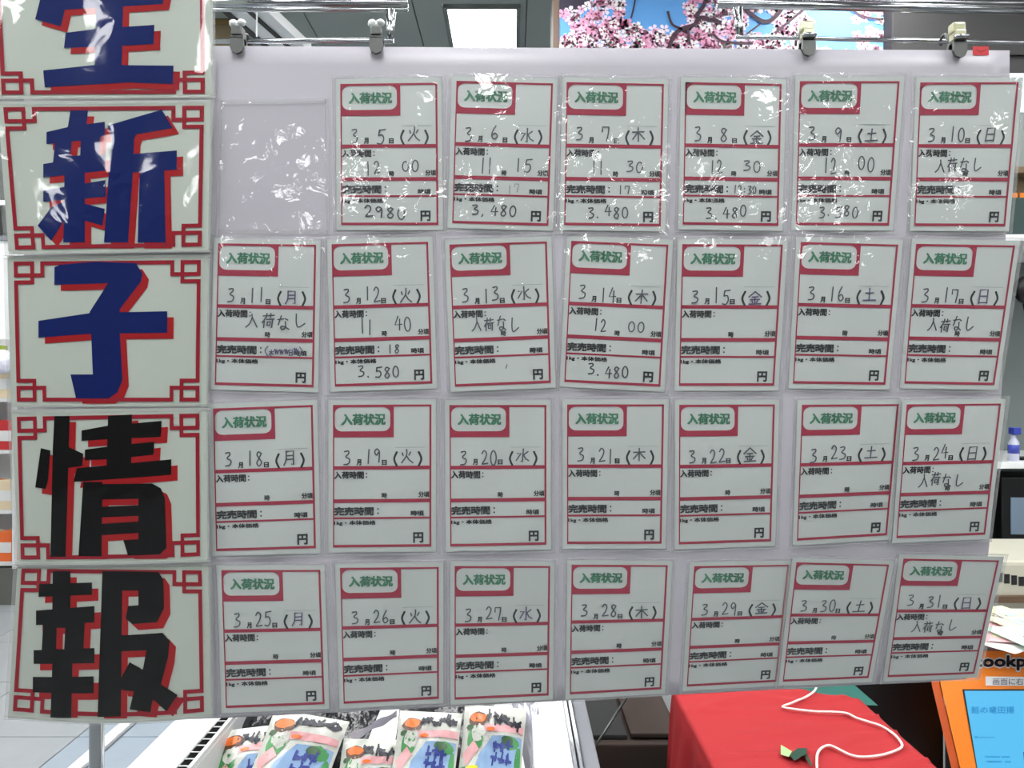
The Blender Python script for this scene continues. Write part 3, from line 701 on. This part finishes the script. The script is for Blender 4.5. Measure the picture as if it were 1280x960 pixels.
# snack bags: pillow-shaped packs, print lies on the same curved surface
BAGM = dict(white=mat('bag_white', (206, 208, 198), .25, bump=.3, bscale=60), sky=mat('bag_sky', (140, 172, 208), .3), blue=mat('bag_navy', (44, 60, 140), .4), gold=mat('bag_yellow', (250, 222, 20), .35),
            green=mat('bag_green', (72, 150, 84), .35), orange=mat('bag_orange', (228, 112, 34), .35), pink=mat('bag_pink', (226, 168, 170), .35), cream=mat('bag_cream', (214, 202, 184), .35),
            brush=mat('bag_black', (26, 30, 44), .4), bowl=mat('bag_bowl_dark', (96, 60, 40), .4), leaf=mat('bag_leaf', (60, 96, 60), .4), silver=mat('bag_silver', (190, 190, 200), .25, .6))
def bag(top, w_, h_, tilt, rot, thick, label, seed, dark=False):
    rr = random.Random(seed)
    ex = Vector((math.cos(rot), 0, -math.sin(rot)))
    dn = Vector((-math.sin(rot), 0, -math.cos(rot)))
    # tilt back about the x axis: 0 = upright, 90 = flat
    R = Matrix.Rotation(math.radians(-tilt), 3, 'X'); ex = R @ ex; dn = R @ dn; nn = (R @ Vector((0, -1, 0)))
    def Sf(lift, side=1):
        def f(u, v):
            b = (1-abs(2*u-1)**3.2)*(1-abs(2*v-1)**5)
            wob = .006*noise.noise(Vector((u*3, v*4, seed)))+.0025*noise.noise(Vector((u*11, v*11, seed)))
            pinch = 1-.05*math.sin(math.pi*v)
            return top+ex*((u-.5)*w_*pinch)+dn*(v*h_)+nn*(side*thick*max(b, 0)+(wob*b if side > 0 else 0)+lift)
        return f
    t = thing('snack_bag', label, 'bag', Sf(0)(.5, 1), 'snack bags in the freezer')
    g = grid2(0, 0, 1, 1, 18, 20)
    body = M_dark if dark else BAGM['white']
    a = [Sf(0)(*p) for p in g.v]; b = [Sf(-.0008, -.4)(*p) for p in g.v]; n = len(a)
    obj('pouch', a+b, [tuple(reversed(f)) for f in g.f]+[tuple(n+i for i in f) for f in g.f], BAGM['silver'] if dark == 2 else (mat('black_film', (20, 20, 26), .22, bump=.5, bscale=35) if dark else body), t, smooth=True)
    if dark: return t
    def patch(nm, m, polys, lift):
        for p in polys:
            d = D2(); d.poly(p); d.fine(.07); d.lay(nm, Sf(lift), m, t, smooth=True)
    def blob(cx, cy, rx, ry, n=12): return [(cx+rx*math.cos(k*2*math.pi/n)*rr.uniform(.85, 1.1), cy+ry*math.sin(k*2*math.pi/n)*rr.uniform(.85, 1.1)) for k in range(n)]
    R4 = lambda x0, y0, x1, y1: [(x0, y0), (x1, y0), (x1, y1), (x0, y1)]
    patch('orange_band', BAGM['pink'], [[(.36, .225), (.98, .2), (.98, .27), (.36, .3)]], .0010)
    patch('sky_panel', BAGM['sky'], [[(.3, .52), (.5, .33), (.97, .31), (.97, .62), (.42, .66), (.22, .8)]], .0010)
    patch('green_field', BAGM['green'], [blob(.22, .36, .13, .12), blob(.8, .38, .14, .07), blob(.93, .55, .05, .16)], .0012)
    patch('cream_panel', BAGM['cream'], [R4(.42, .66, .96, .97)], .0012)
    patch('pale_rice', BAGM['white'], [blob(.26, .3, .12, .09)], .0014)
    patch('bowl_picture', BAGM['bowl'], [blob(.24, .17, .17, .075)], .0015)
    patch('bowl_food', BAGM['orange'], [blob(.24, .155, .14, .05), blob(.46, .27, .07, .02)], .0018)
    patch('leaf_picture', BAGM['leaf'], [blob(.74, .37, .1, .05), blob(.12, .25, .06, .03)], .0018)
    patch('pink_fish', BAGM['pink'], [[(.04, .5), (.2, .38), (.3, .46), (.12, .62)]], .0016)
    patch('yellow_tag', BAGM['gold'], [R4(.13, .62, .31, .84)], .0018)
    patch('green_mark', BAGM['green'], [R4(.04, .62, .11, .84)], .0018)
    # brush lettering, too blurred in the picture to read: ink dabs of its size and rhythm
    d = D2()
    for k in range(6):
        cx = .42+k*.095; cy = .14+.01*k*(1 if seed % 2 else -1)
        for q in range(3):
            an = rr.uniform(-.6, .6)+(1.57 if rr.random() < .4 else 0); l_ = rr.uniform(.028, .05)
            ox, oy = cx+rr.uniform(-.02, .02), cy+rr.uniform(-.035, .035)
            d.ribbon([(ox-l_*math.cos(an), oy-l_*math.sin(an)), (ox, oy+.006), (ox+l_*math.cos(an), oy+l_*math.sin(an))], .03)
    d.lay('brush_lettering', Sf(.0022), BAGM['brush'], t)
    d = D2()
    for k in range(3):
        for rw in range(2):
            cx = .56+k*.11; cy = .43+rw*.11
            for q in range(4):
                an = 1.57*(q % 2)+rr.uniform(-.2, .2); ox, oy = cx+rr.uniform(-.025, .025), cy+rr.uniform(-.025, .025)
                d.ribbon([(ox-.035*math.cos(an), oy-.035*math.sin(an)), (ox+.035*math.cos(an), oy+.035*math.sin(an))], .027)
    d.lay('blue_lettering', Sf(.0022), BAGM['blue'], t)
    d = D2()
    for k in range(5): d.rect(.48, .72+k*.05, rr.uniform(.8, .92), .728+k*.05)
    d.lay('small_print', Sf(.0018), BAGM['pink'], t)
    return t
bag(P(318, 909, 1.50), .135, .2, 52, -.12, .020, 'white and blue snack bag at the left end, tilted against the freezer rim', 1)
bag(P(390, 894, 1.47), .150, .2, 50, .17, .022, 'snack bag with orange bowl picture, second from the left in the freezer', 2)
bag(P(468, 924, 1.44), .115, .18, 50, .02, .016, 'low snack bag half hidden between its two neighbours in the freezer', 3)
bag(P(539, 890, 1.46), .120, .19, 48, .05, .018, 'upright snack bag with yellow tag, in the middle right of the freezer', 4)
bag(P(620, 883, 1.47), .119, .19, 46, .08, .020, 'snack bag with brush lettering at the right end beside the freezer wall', 5)
bag(P(330, 878, 1.62), .16, .2, 60, -.1, .015, 'black film snack bag behind the leftmost white bags', 6, True)
bag(P(430, 872, 1.60), .17, .2, 62, .15, .015, 'black film snack bag behind the low bag', 7, True)
bag(P(560, 866, 1.62), .2, .2, 64, 0, .014, 'black film snack bag behind the two right snack bags', 8, True)
bag(P(655, 876, 1.53), .05, .17, 40, -.2, .012, 'narrow silver bag edge against the right freezer wall', 9, 2)
t = thing('clear_strip', 'crumpled clear plastic strip lying on the black bags', 'packaging', P(440, 905, 1.5))
g = grid2(0, 0, 1, 1, 10, 2)
def SF(u, v):
    k = 1-max(0, .3-u)*2.2
    return P(440+56*u, 917-29*u*k-6*max(0, .3-u)+9*v, 1.425+.075*u)+Vector((0, 0, .002*math.sin(u*13+v*2)))
grid2(0, 0, 1, 1, 14, 4).lay('strip', SF, mat('strip_plastic', (196, 192, 206), .12, spec=.9), t, smooth=True)
# metal floor strip
t = thing('floor_strip', 'narrow white metal strip on the tiles left of the freezer', 'strip', (-1.6, 3.6, 0))
MB().bbox((-1.715, 2.4, .005), (-1.665, 6.2, .02), .004).obj('strip_profile', M_white, t)
MB().box((-1.664, 2.4, .005), (-1.655, 6.2, .012)).obj('strip_edge', M_greypl, t)

# ---------------------------------------------------------------- red-draped table, cord, paper bits
ZT = .70
def clothz(x, y): return .004*noise.noise(Vector((x*5, y*4, 1)))+.008*max(0, 1-abs(noise.noise(Vector((x*2.5+y*2, y*8-x*2, 4)))*9))*.8
t = thing('draped_table', 'low table under a bright red cloth at lower right below the board', 'table', (.65, 1.7, 0))
gx, gy = 26, 70; TX0, TX1, TY0, TY1 = .42, .885, 1.35, 2.02
vs = []; fs = []
prof = [(-.05, -.46, .03), (-.035, -.34, .02), (-.02, -.2, .012), (-.008, -.07, .006), (0, -.012, 0)]
cols_ = [(TX0+a, b) for a, b, c in prof]+[(TX0+(TX1-TX0)*k/40, 0) for k in range(41)]+[(TX1, -.012), (TX1+.004, -.2), (TX1+.006, -.46)]
for i, (x, dz) in enumerate(cols_):
    for j in range(gy+1):
        y = TY0+(TY1-max(0, (x-.68)/.2)*.06-TY0)*j/gy
        wav = (.018*math.sin(y*26)+.01*math.sin(y*57+1))*min(1, -dz*2.4)
        z = ZT+dz+(clothz(x, y) if dz > -.02 else 0)
        vs.append((x+wav*(1 if i < 6 else .3), y, z))
for i in range(len(cols_)-1):
    for j in range(gy): a = i*(gy+1)+j; fs.append((a, a+gy+1, a+gy+2, a+1))
obj('cloth', vs, fs, M_redcloth, t, smooth=True)
MB().box((TX0+.015, TY0+.02, ZT-.035), (TX1-.01, TY1-.02, ZT-.012)).obj('tabletop', M_steel, t)
for x in (TX0+.04, TX1-.04):
    for y in (TY0+.04, TY1-.04): MB().tube([(x, y, 0), (x, y, ZT-.035)], .014, 10).obj('leg', M_steel, t, smooth=True)
t = thing('green_cloth', 'dark green cloth edge behind the red table, under the white cord', 'cloth', (.85, 2.15, .7))
grid2(.6, 1.93, .92, 2.35, 10, 6).lay('cloth_sheet', lambda x, y: Vector((x, y, .690+.003*math.sin(x*30))), M_greencloth, t, smooth=True)
MB().box((.62, 2.05, 0), (.91, 2.33, .68)).obj('stand_under_cloth', M_dark, t)
cp = [(1020, 853), (1022,860),(1019.7,868),(1008,876),(991.5,883),(978.7,889),(984.5,892.7),(1017,896),(1055,896),(1071,901),(1099,910),(1118,922),(1127.5,934),(1123,941),(1104,948),(1080.6,951),(1064,949),(1045,941),(1034,939.6),(1023,945.5),(1021,960),(1024, 985)]
def onz(px, py, z): Y = (CZ-z)*F/(py-480); return P(px, py, Y)
pp = []
for p in catmull(cp, 5): q = onz(p[0], p[1], ZT); pp.append(Vector((q.x, q.y, ZT+.0065+clothz(q.x, q.y))))
for i, p in enumerate(pp):
    if p.y > 2.0: p.z += .0155
zs = [max(p.z, sum(q.z for q in pp[max(0, i-5):i+6])/len(pp[max(0, i-5):i+6])) for i, p in enumerate(pp)]
for i, p in enumerate(pp): p.z = sum(zs[max(0, i-3):i+4])/len(zs[max(0, i-3):i+4])
t = thing('power_cord', 'thin white cord looped over the red tablecloth', 'cord', pp[30])
MB().tube(pp, .0029, 8).obj('cord_line', mat('cord_white', (240, 226, 218), .4), t, smooth=True)
t = thing('paper_flower', 'small pale green tag with a dark green bow on the red cloth', 'ornament', onz(995, 948, ZT))
def OP(x, y, z=ZT+.008): return onz(x, y, z)
def prism(pts, z0, z1, m, nm, par):
    a = [OP(x, y, z0) for x, y in pts]; b = [OP(x, y, z1) for x, y in pts]; n = len(a)
    obj(nm, a+b, [tuple(range(n)), tuple(reversed(range(n, 2*n)))]+[(i, (i+1) % n, n+(i+1) % n, n+i) for i in range(n)], m, par)
prism([(976, 931), (990, 939), (986, 946), (976, 943)], ZT+.008, ZT+.010, mat('pale_green', (160, 196, 132), .6), 'tag', t)
prism([(987, 944), (993, 938), (997, 935), (1009, 935), (1008, 943), (1001, 946), (993, 951)], ZT+.008, ZT+.014, mat('dark_green_felt', (20, 62, 46), .8), 'bow', t)
prism([(1005, 943), (1009, 942), (1015, 955), (1013, 958)], ZT+.008, ZT+.011, mat('dark_green_felt', (20, 62, 46)), 'ribbon_tail', t)

# dark crate in place of the dark brown clutter between freezer and table
t = thing('dark_crate', 'dark brown crate between the freezer and the red table', 'crate', (.26, 2.45, 0))
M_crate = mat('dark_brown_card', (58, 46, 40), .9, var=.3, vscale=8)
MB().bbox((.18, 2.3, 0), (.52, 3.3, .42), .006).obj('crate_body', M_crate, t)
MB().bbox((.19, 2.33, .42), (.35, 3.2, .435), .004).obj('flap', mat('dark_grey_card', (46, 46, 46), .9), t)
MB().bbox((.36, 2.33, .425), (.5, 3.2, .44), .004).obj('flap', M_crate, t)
t = thing('metal_rod', 'thin grey metal rod leaning over the dark crate', 'rod', P(742, 935, 2.25))
MB().tube([P(742, 935, 2.25), P(786, 868, 2.45)], .0045, 8).obj('rod', M_steel, t, smooth=True)
MB().ball(P(742, 935, 2.25), .006).obj('rod_tip', M_dark, t, smooth=True)
t = thing('black_bin', 'black box standing between the red table and the orange kiosk', 'box', (1.02, 2.3, 0))
MB().bbox((.93, 2.07, 0), (1.165, 2.6, .74), .008).obj('bin_body', M_dark, t)
MB().bbox((.925, 2.065, .74), (1.17, 2.605, .76), .006).obj('rim', mat('black_rim', (8, 8, 9), .6), t)

# ---------------------------------------------------------------- orange touch kiosk
KT, KB = 1.98, 1.86         # the face leans back
def KY(py): return 2.303/(1+.472*(py-480)/F)      # a true plane leaning back
def KP(lift): return lambda x, y: P(x, y, KY(y)-lift)
lx_ = lambda y: 1176+.235*(y-857)
t = thing('touch_kiosk', 'orange touch-screen kiosk with cyan screen at the lower right corner', 'kiosk', P(1270, 965, 1.9))
def slab(nm, pts, l0, l1, m, fine_=None):
    a = [KP(l1)(x, y) for x, y in pts]; b = [KP(l0)(x, y) for x, y in pts]; n = len(a)
    return obj(nm, a+b, [tuple(reversed(range(n))), tuple(range(n, 2*n))]+[(i, (i+1) % n, n+(i+1) % n, n+i) for i in range(n)], m, t)
slab('face', [(lx_(812)+18, 812), (1400, 818), (1430, 1010), (lx_(1010), 1010), (lx_(857), 857), (lx_(835)+2, 835)], -.03, 0, M_orange)
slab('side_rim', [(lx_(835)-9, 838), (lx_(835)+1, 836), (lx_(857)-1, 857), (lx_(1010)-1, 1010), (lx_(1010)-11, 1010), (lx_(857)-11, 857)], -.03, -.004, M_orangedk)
slab('screen_bezel', [(1203, 861.5), (1360, 861.5), (1385, 1000), (1228, 1000)], 0, .0016, M_dark)
M_scr = mat('cyan_screen', (92, 196, 248), .2, emis=.85)
for l_ in list(M_scr.node_tree.links):
    if l_.to_socket.name == 'Base Color': M_scr.node_tree.links.remove(l_)
M_scr.node_tree.nodes['Principled BSDF'].inputs['Base Color'].default_value = (.01, .02, .03, 1)      # the panel itself is dark glass
slab('screen', [(1205.5, 863.5), (1358, 863.5), (1382, 998), (1228, 998)], .0016, .0022, M_scr)
slab('label_strip', [(1232, 845.5), (1370, 847), (1370, 858), (1232, 857)], 0, .0012, M_white)
d = D2(); put_text(d, '画面に右下', 1241, 847.8, 1289, 856.2, .01); d.fine(20); d.lay('label_lettering', KP(.0018), mat('slate_print', (120, 124, 140), .5), t)
d = D2()
for k in range(8): put_text(d, 'cookpad', 1217+2.2*math.cos(k*.785), 819+2.2*math.sin(k*.785), 1307+2.2*math.cos(k*.785), 838+2.2*math.sin(k*.785))
d.fine(20); d.lay('name_outline', KP(.0008), M_white, t)
d = D2(); put_text(d, 'cookpad', 1217, 819, 1307, 838, .05); d.fine(20); d.lay('name_lettering', KP(.0016), mat('name_black', (40, 24, 30), .5), t)
M_st = mat('screen_lettering', (48, 140, 190), .3, emis=.3)
d = D2(); put_text(d, '鮭の竜田揚', 1214, 883, 1268, 892, .02)
d.rect(1218, 920, 1222, 923).rect(1223, 921, 1243, 922.4)
for x0, x1, y in ((1231, 1250, 945), (1252, 1262, 945), (1233, 1252, 951), (1256, 1264, 951)): d.rect(x0, y, x1, y+2.2)
d.fine(20); d.lay('screen_text', KP(.0030), M_st, t)
d = D2(); d.poly([(1279, 940), (1292, 940), (1300, 998), (1284, 998)]); d.lay('screen_button', KP(.0030), mat('screen_navy', (20, 60, 120), .3, emis=.3), t)
MB().bbox((1.17, 1.90, 0), (1.6, 2.0, .56), .01).obj('pedestal', M_orange, t)

# ---------------------------------------------------------------- right-hand back shelf, seen as a sliver
YS = 2.75
zz = lambda py: CZ-(py-480)/F*YS
xs0 = P(1215, 500, YS).x; xs1 = xs0+1.2
t = thing('steel_shelving', 'grey steel shelving behind the right edge of the board', 'shelf', ((xs0+xs1)/2, YS+.25, 0))
M_shgrey = mat('shelf_grey', (138, 146, 146), .5); M_cool = mat('cool_wall_panel', (128, 138, 136), .6)
for y, m in ((212, mat('brown_board', (116, 96, 72), .6)), (297, M_white), (582, M_white), (694, M_shgrey)):
    MB().bbox((xs0, YS, zz(y)-.012), (xs1, YS+.5, zz(y)+.012), .003).obj('shelf_board', m, t)
MB().box((xs0, YS+.5, 0), (xs1, YS+.52, 2.65)).obj('back_panel', M_cool, t)
for x in (xs0-.02, xs1): MB().box((x, YS, 0), (x+.02, YS+.52, 2.65)).obj('upright', M_dark, t)
def prop(nm, lab, cat, x0, y0, x1, y1, Y, dep, m, parts=()):
    a = P(x0, y1, Y); b = P(x1, y0, Y)
    r = thing(nm, lab, cat, ((a.x+b.x)/2, Y+dep/2, a.z))
    MB().bbox((a.x, Y, a.z), (b.x, Y+dep, b.z), .004).obj('body', m, r)
    for pn, (c0, c1, c2, c3), pm in parts:
        MB().box(P(c0, c3, Y-.004), P(c2, c1, Y-.004)+Vector((0, .006, 0))).obj(pn, pm, r)
    return r
M_tv = mat('monitor_glass', (120, 138, 156), .2)
prop('monitor', 'black monitor with grey screen on the shelf beside the right board edge', 'monitor', 1252, 597, 1345, 689.5, YS+.02, .2, M_dark, [('screen_glass', (1264, 622, 1335, 668), M_tv)])
r = thing('spray_bottle', 'small blue and white bottle above the black monitor', 'bottle', P(1267, 577, YS+.05))
c = P(1267, 577, YS+.05); MB().tube([c, c+Vector((0, 0, .07)), c+Vector((0, 0, .085)), c+Vector((0, 0, .10))], [.018, .018, .009, .008], 12).obj('bottle_body', mat('bottle_white', (205, 208, 226), .3), r, smooth=True)
MB().tube([c+Vector((0, 0, .03)), c+Vector((0, 0, .062))], .0188, 12).obj('blue_label', mat('bottle_blue', (58, 72, 168), .4), r, smooth=True)
MB().bbox(c+Vector((-.012, -.02, .10)), c+Vector((.016, .012, .125)), .003).obj('spray_head', mat('bottle_blue', (58, 72, 168)), r)
prop('storage_box', 'dark green storage box below the brown shelf board, right of the board', 'box', 1250, 246.5, 1340, 292.5, YS+.03, .3, mat('dark_teal', (44, 66, 64), .5), [('handle', (1290, 262, 1315, 268), M_lgrey)])
prop('goods_carton', 'brown carton with orange marks right under the brown shelf board', 'box', 1248, 218, 1330, 246, YS+.05, .3, mat('brown_carton', (104, 90, 66), .7), [('orange_mark', (1262, 241, 1272, 247), M_orange), ('orange_mark', (1275, 241, 1284, 247), M_orange)])
r = thing('desk_lamp', 'black round lamp head at the right picture edge', 'lamp', P(1285, 577, YS+.1))
c = P(1285, 362, YS+.1)
MB().ball(c, .055, (1, .6, 1)).obj('lamp_head', M_dark, r, smooth=True)
MB().tube([c+Vector((0, .02, -.04)), P(1290, 430, YS+.2), P(1285, 577, YS+.1)], .008, 8).obj('lamp_arm', M_dark, r, smooth=True)
c = P(1285, 577, YS+.1); MB().tube([c, c+Vector((0, 0, .015))], .05, 16).obj('lamp_base', M_dark, r)
# backlit panel further behind
t = thing('light_box', 'pale glowing light box at the far right above the shelving', 'light box', P(1330, 170, 3.5))
a = P(1225, 165, 3.45); b = P(1420, 91, 3.45)
MB().bbox(a, b+Vector((0, .08, 0)), .006).obj('housing', M_white, t)
MB().box(a+Vector((.02, -.006, .02)), b+Vector((-.02, -.001, -.02))).obj('lit_face', mat('lit_face', (214, 236, 250), .5, emis=.9), t)
MB().box(a+Vector((0, 0, -.42)), b+Vector((0, .06, -.30))).obj('lower_panel', mat('green_grey', (108, 124, 122), .6), t)
# beige machine with vent slots and the flyers on the kiosk
t = thing('beige_machine', 'beige machine with black vent slots right of the last card', 'machine', P(1300, 760, 2.3))
a = P(1222, 770, 2.3); b = P(1400, 702, 2.3)
MB().bbox(a, b+Vector((0, .35, 0)), .012).obj('housing', mat('warm_grey_case', (186, 184, 168), .4), t)
for k in range(9):
    c = P(1247+k*9, 722+k*1.6, 2.297); MB().box(c+Vector((0, 0, -.014)), c+Vector((.015, .006, .014))).obj('vent_slot', M_dark, t)
MB().box((a.x, 2.285, P(1300, 752, 2.3).z), (b.x, 2.3, P(1300, 744, 2.3).z)).obj('brown_seam', mat('seam_brown', (90, 66, 44), .6), t)
MB().box((a.x+.02, 2.31, 0), (b.x-.02, 2.6, a.z)).obj('support', M_lgrey, t)
fl_m = [mat('flyer_'+n, c, .4) for n, c in (('white', (236, 236, 232)), ('pink', (232, 180, 184)), ('cream', (232, 226, 190)), ('mint', (190, 226, 206)))]
for i, (x, y, rot, lab) in enumerate(((1236, 796, .5, 'white flyer with grey strokes lying left on the kiosk top'), (1262, 790, -.35, 'pink and cream flyer lying on the kiosk top at the picture edge'), (1262, 772, .2, 'pale flyer at the back of the pile on the kiosk top'), (1300, 800, .1, 'cream flyer at the right of the pile on the kiosk top'))):
    c = onz(x, y, .84); c.z = .84+.005*i
    Yc = (CZ-c.z)*F/(y-480); c = P(x, y, Yc)
    r = thing('flyer', lab, 'flyer', c, 'flyers above the kiosk')
    ex = Vector((math.cos(rot), math.sin(rot), 0)); ey = Vector((-math.sin(rot), math.cos(rot), 0))
    def FS(l): return lambda u, v: c+ex*((u-.5)*.15)+ey*((v-.5)*.21)+Vector((0, 0, .004*math.sin(u*3)*math.sin(v*4+i)+l))
    grid2(0, 0, 1, 1, 6, 6).lay('sheet', FS(0), fl_m[i], r, smooth=True)
    d = D2(); rr = random.Random(i)
    for k in range(5): a0 = rr.uniform(0, 3); x_, y_ = rr.uniform(.2, .8), rr.uniform(.2, .8); d.ribbon([(x_-.12*math.cos(a0), y_-.12*math.sin(a0)), (x_+.12*math.cos(a0), y_+.12*math.sin(a0))], .04)
    d.fine(.2); d.lay('printed_strokes', FS(.001), M_greypl, r)
    d = D2()
    for k in range(3): x_, y_ = rr.uniform(.15, .6), rr.uniform(.15, .6); d.rect(x_, y_, x_+.25, y_+.18)
    d.fine(.2); d.lay('printed_blocks', FS(.0011), fl_m[(i+1) % 4], r)
t = thing('flyer_tray', 'pale tray behind the kiosk carrying the flyers', 'tray', (1.5, 2.16, 0))
MB().bbox((1.26, 2.04, .79), (1.8, 2.29, .832), .005).obj('tray_plate', M_lgrey, t)
MB().box((1.28, 2.06, 0), (1.78, 2.27, .79)).obj('tray_stand', M_greypl, t)

# ---------------------------------------------------------------- far left goods rack
YR = 5.2
xr1 = P(11, 500, YR).x; xr0 = xr1-1.6
zr = lambda py: CZ-(py-480)/F*YR
t = thing('goods_rack', 'white wire rack of red and orange packs behind the left picture edge', 'rack', ((xr0+xr1)/2, YR+.2, 0))
lv = [705, 640, 565, 500]
MB().box((xr0, YR, 0), (xr1+.06, YR+.5, zr(710))).obj('plinth', mat('plinth_grey', (88, 90, 84), .6), t)
for py in lv: MB().box((xr0, YR, zr(py)-.012), (xr1+.04, YR+.5, zr(py)+.012)).obj('shelf', M_lgrey, t)
MB().box((xr0, YR+.5, 0), (xr1+.04, YR+.52, zr(300))).obj('back_panel', M_white, t)
for x in (xr0, (xr0+xr1)/2, xr1+.035): MB().box((x, YR-.02, zr(710)), (x+.022, YR, zr(435))).obj('upright', M_lgrey, t)
pk = [mat('pack_'+n, c, .4) for n, c in (('red', (176, 40, 44)), ('orange', (214, 100, 44)), ('maroon', (96, 34, 44)), ('grey', (90, 92, 96)), ('cream', (206, 190, 160)))]
nm = ['red', 'orange', 'maroon', 'grey', 'cream']; ordn = ['lowest', 'second lowest', 'third', 'top']
pm = []
for m in pk:
    mb = MB().bbox((-.058, 0, 0), (.058, .1, .2), .006); me = bpy.data.meshes.new('pack'); me.from_pydata([tuple(v) for v in mb.v], [], mb.f); me.materials.append(m); pm.append(me)
lb = MB().box((-.04, -.003, .06), (.04, -.0005, .13)); lme = bpy.data.meshes.new('pack_label'); lme.from_pydata([tuple(v) for v in lb.v], [], lb.f); lme.materials.append(M_lgrey)
rr = random.Random(3)
for li, py in enumerate(lv):
    for k in range(13):
        ci = rr.randrange(5); x = xr1-.035-k*.125
        o = bpy.data.objects.new('goods_pack', pm[ci]); C.objects.link(o); o.location = (x, YR+.02, zr(py)+.0125)
        props(o, '%s pack on the %s shelf of the left wire rack' % (nm[ci], ordn[li]), 'pack', '%s packs on the %s shelf of the left rack' % (nm[ci], ordn[li]))
        q = bpy.data.objects.new('pack_label', lme); C.objects.link(q); q.parent = o
t = thing('header_board', 'blank white board above the goods rack at the left edge', 'board', (xr1-.6, YR, zr(425)))
MB().bbox((xr1-1.2, YR-.03, zr(425)), (xr1+.03, YR-.005, zr(302)), .004).obj('panel', M_white, t)
MB().bbox((xr1-1.2, YR-.045, zr(302)), (xr1+.035, YR, zr(296)), .002).obj('top_edge', M_greypl, t)
t = thing('white_bag', 'white crumpled bag with green top on the left rack', 'bag', P(4, 468, YR-.05))
MB().ball(P(2, 452, YR-.1), .09, (1, .7, .9), 14).obj('bag_body', mat('bag_film', (225, 225, 240), .25, bump=1, bscale=20), t, smooth=True)
MB().bbox(P(-14, 440, YR-.12), P(10, 432, YR-.04), .006).obj('green_top', mat('lime', (140, 160, 60), .5), t)
t = thing('wall_light_bar', 'horizontal white light bar above the left header board', 'light', P(0, 254, 5.6))
MB().bbox(P(-200, 256, 5.6), P(12, 250, 5.6)+Vector((0, .05, 0)), .004).obj('housing', M_lgrey, t)
MB().box(P(-198, 255.5, 5.59), P(11, 251, 5.59)+Vector((0, .008, 0))).obj('tube', mat('tube_glow', (255, 255, 255), .5, emis=2), t)
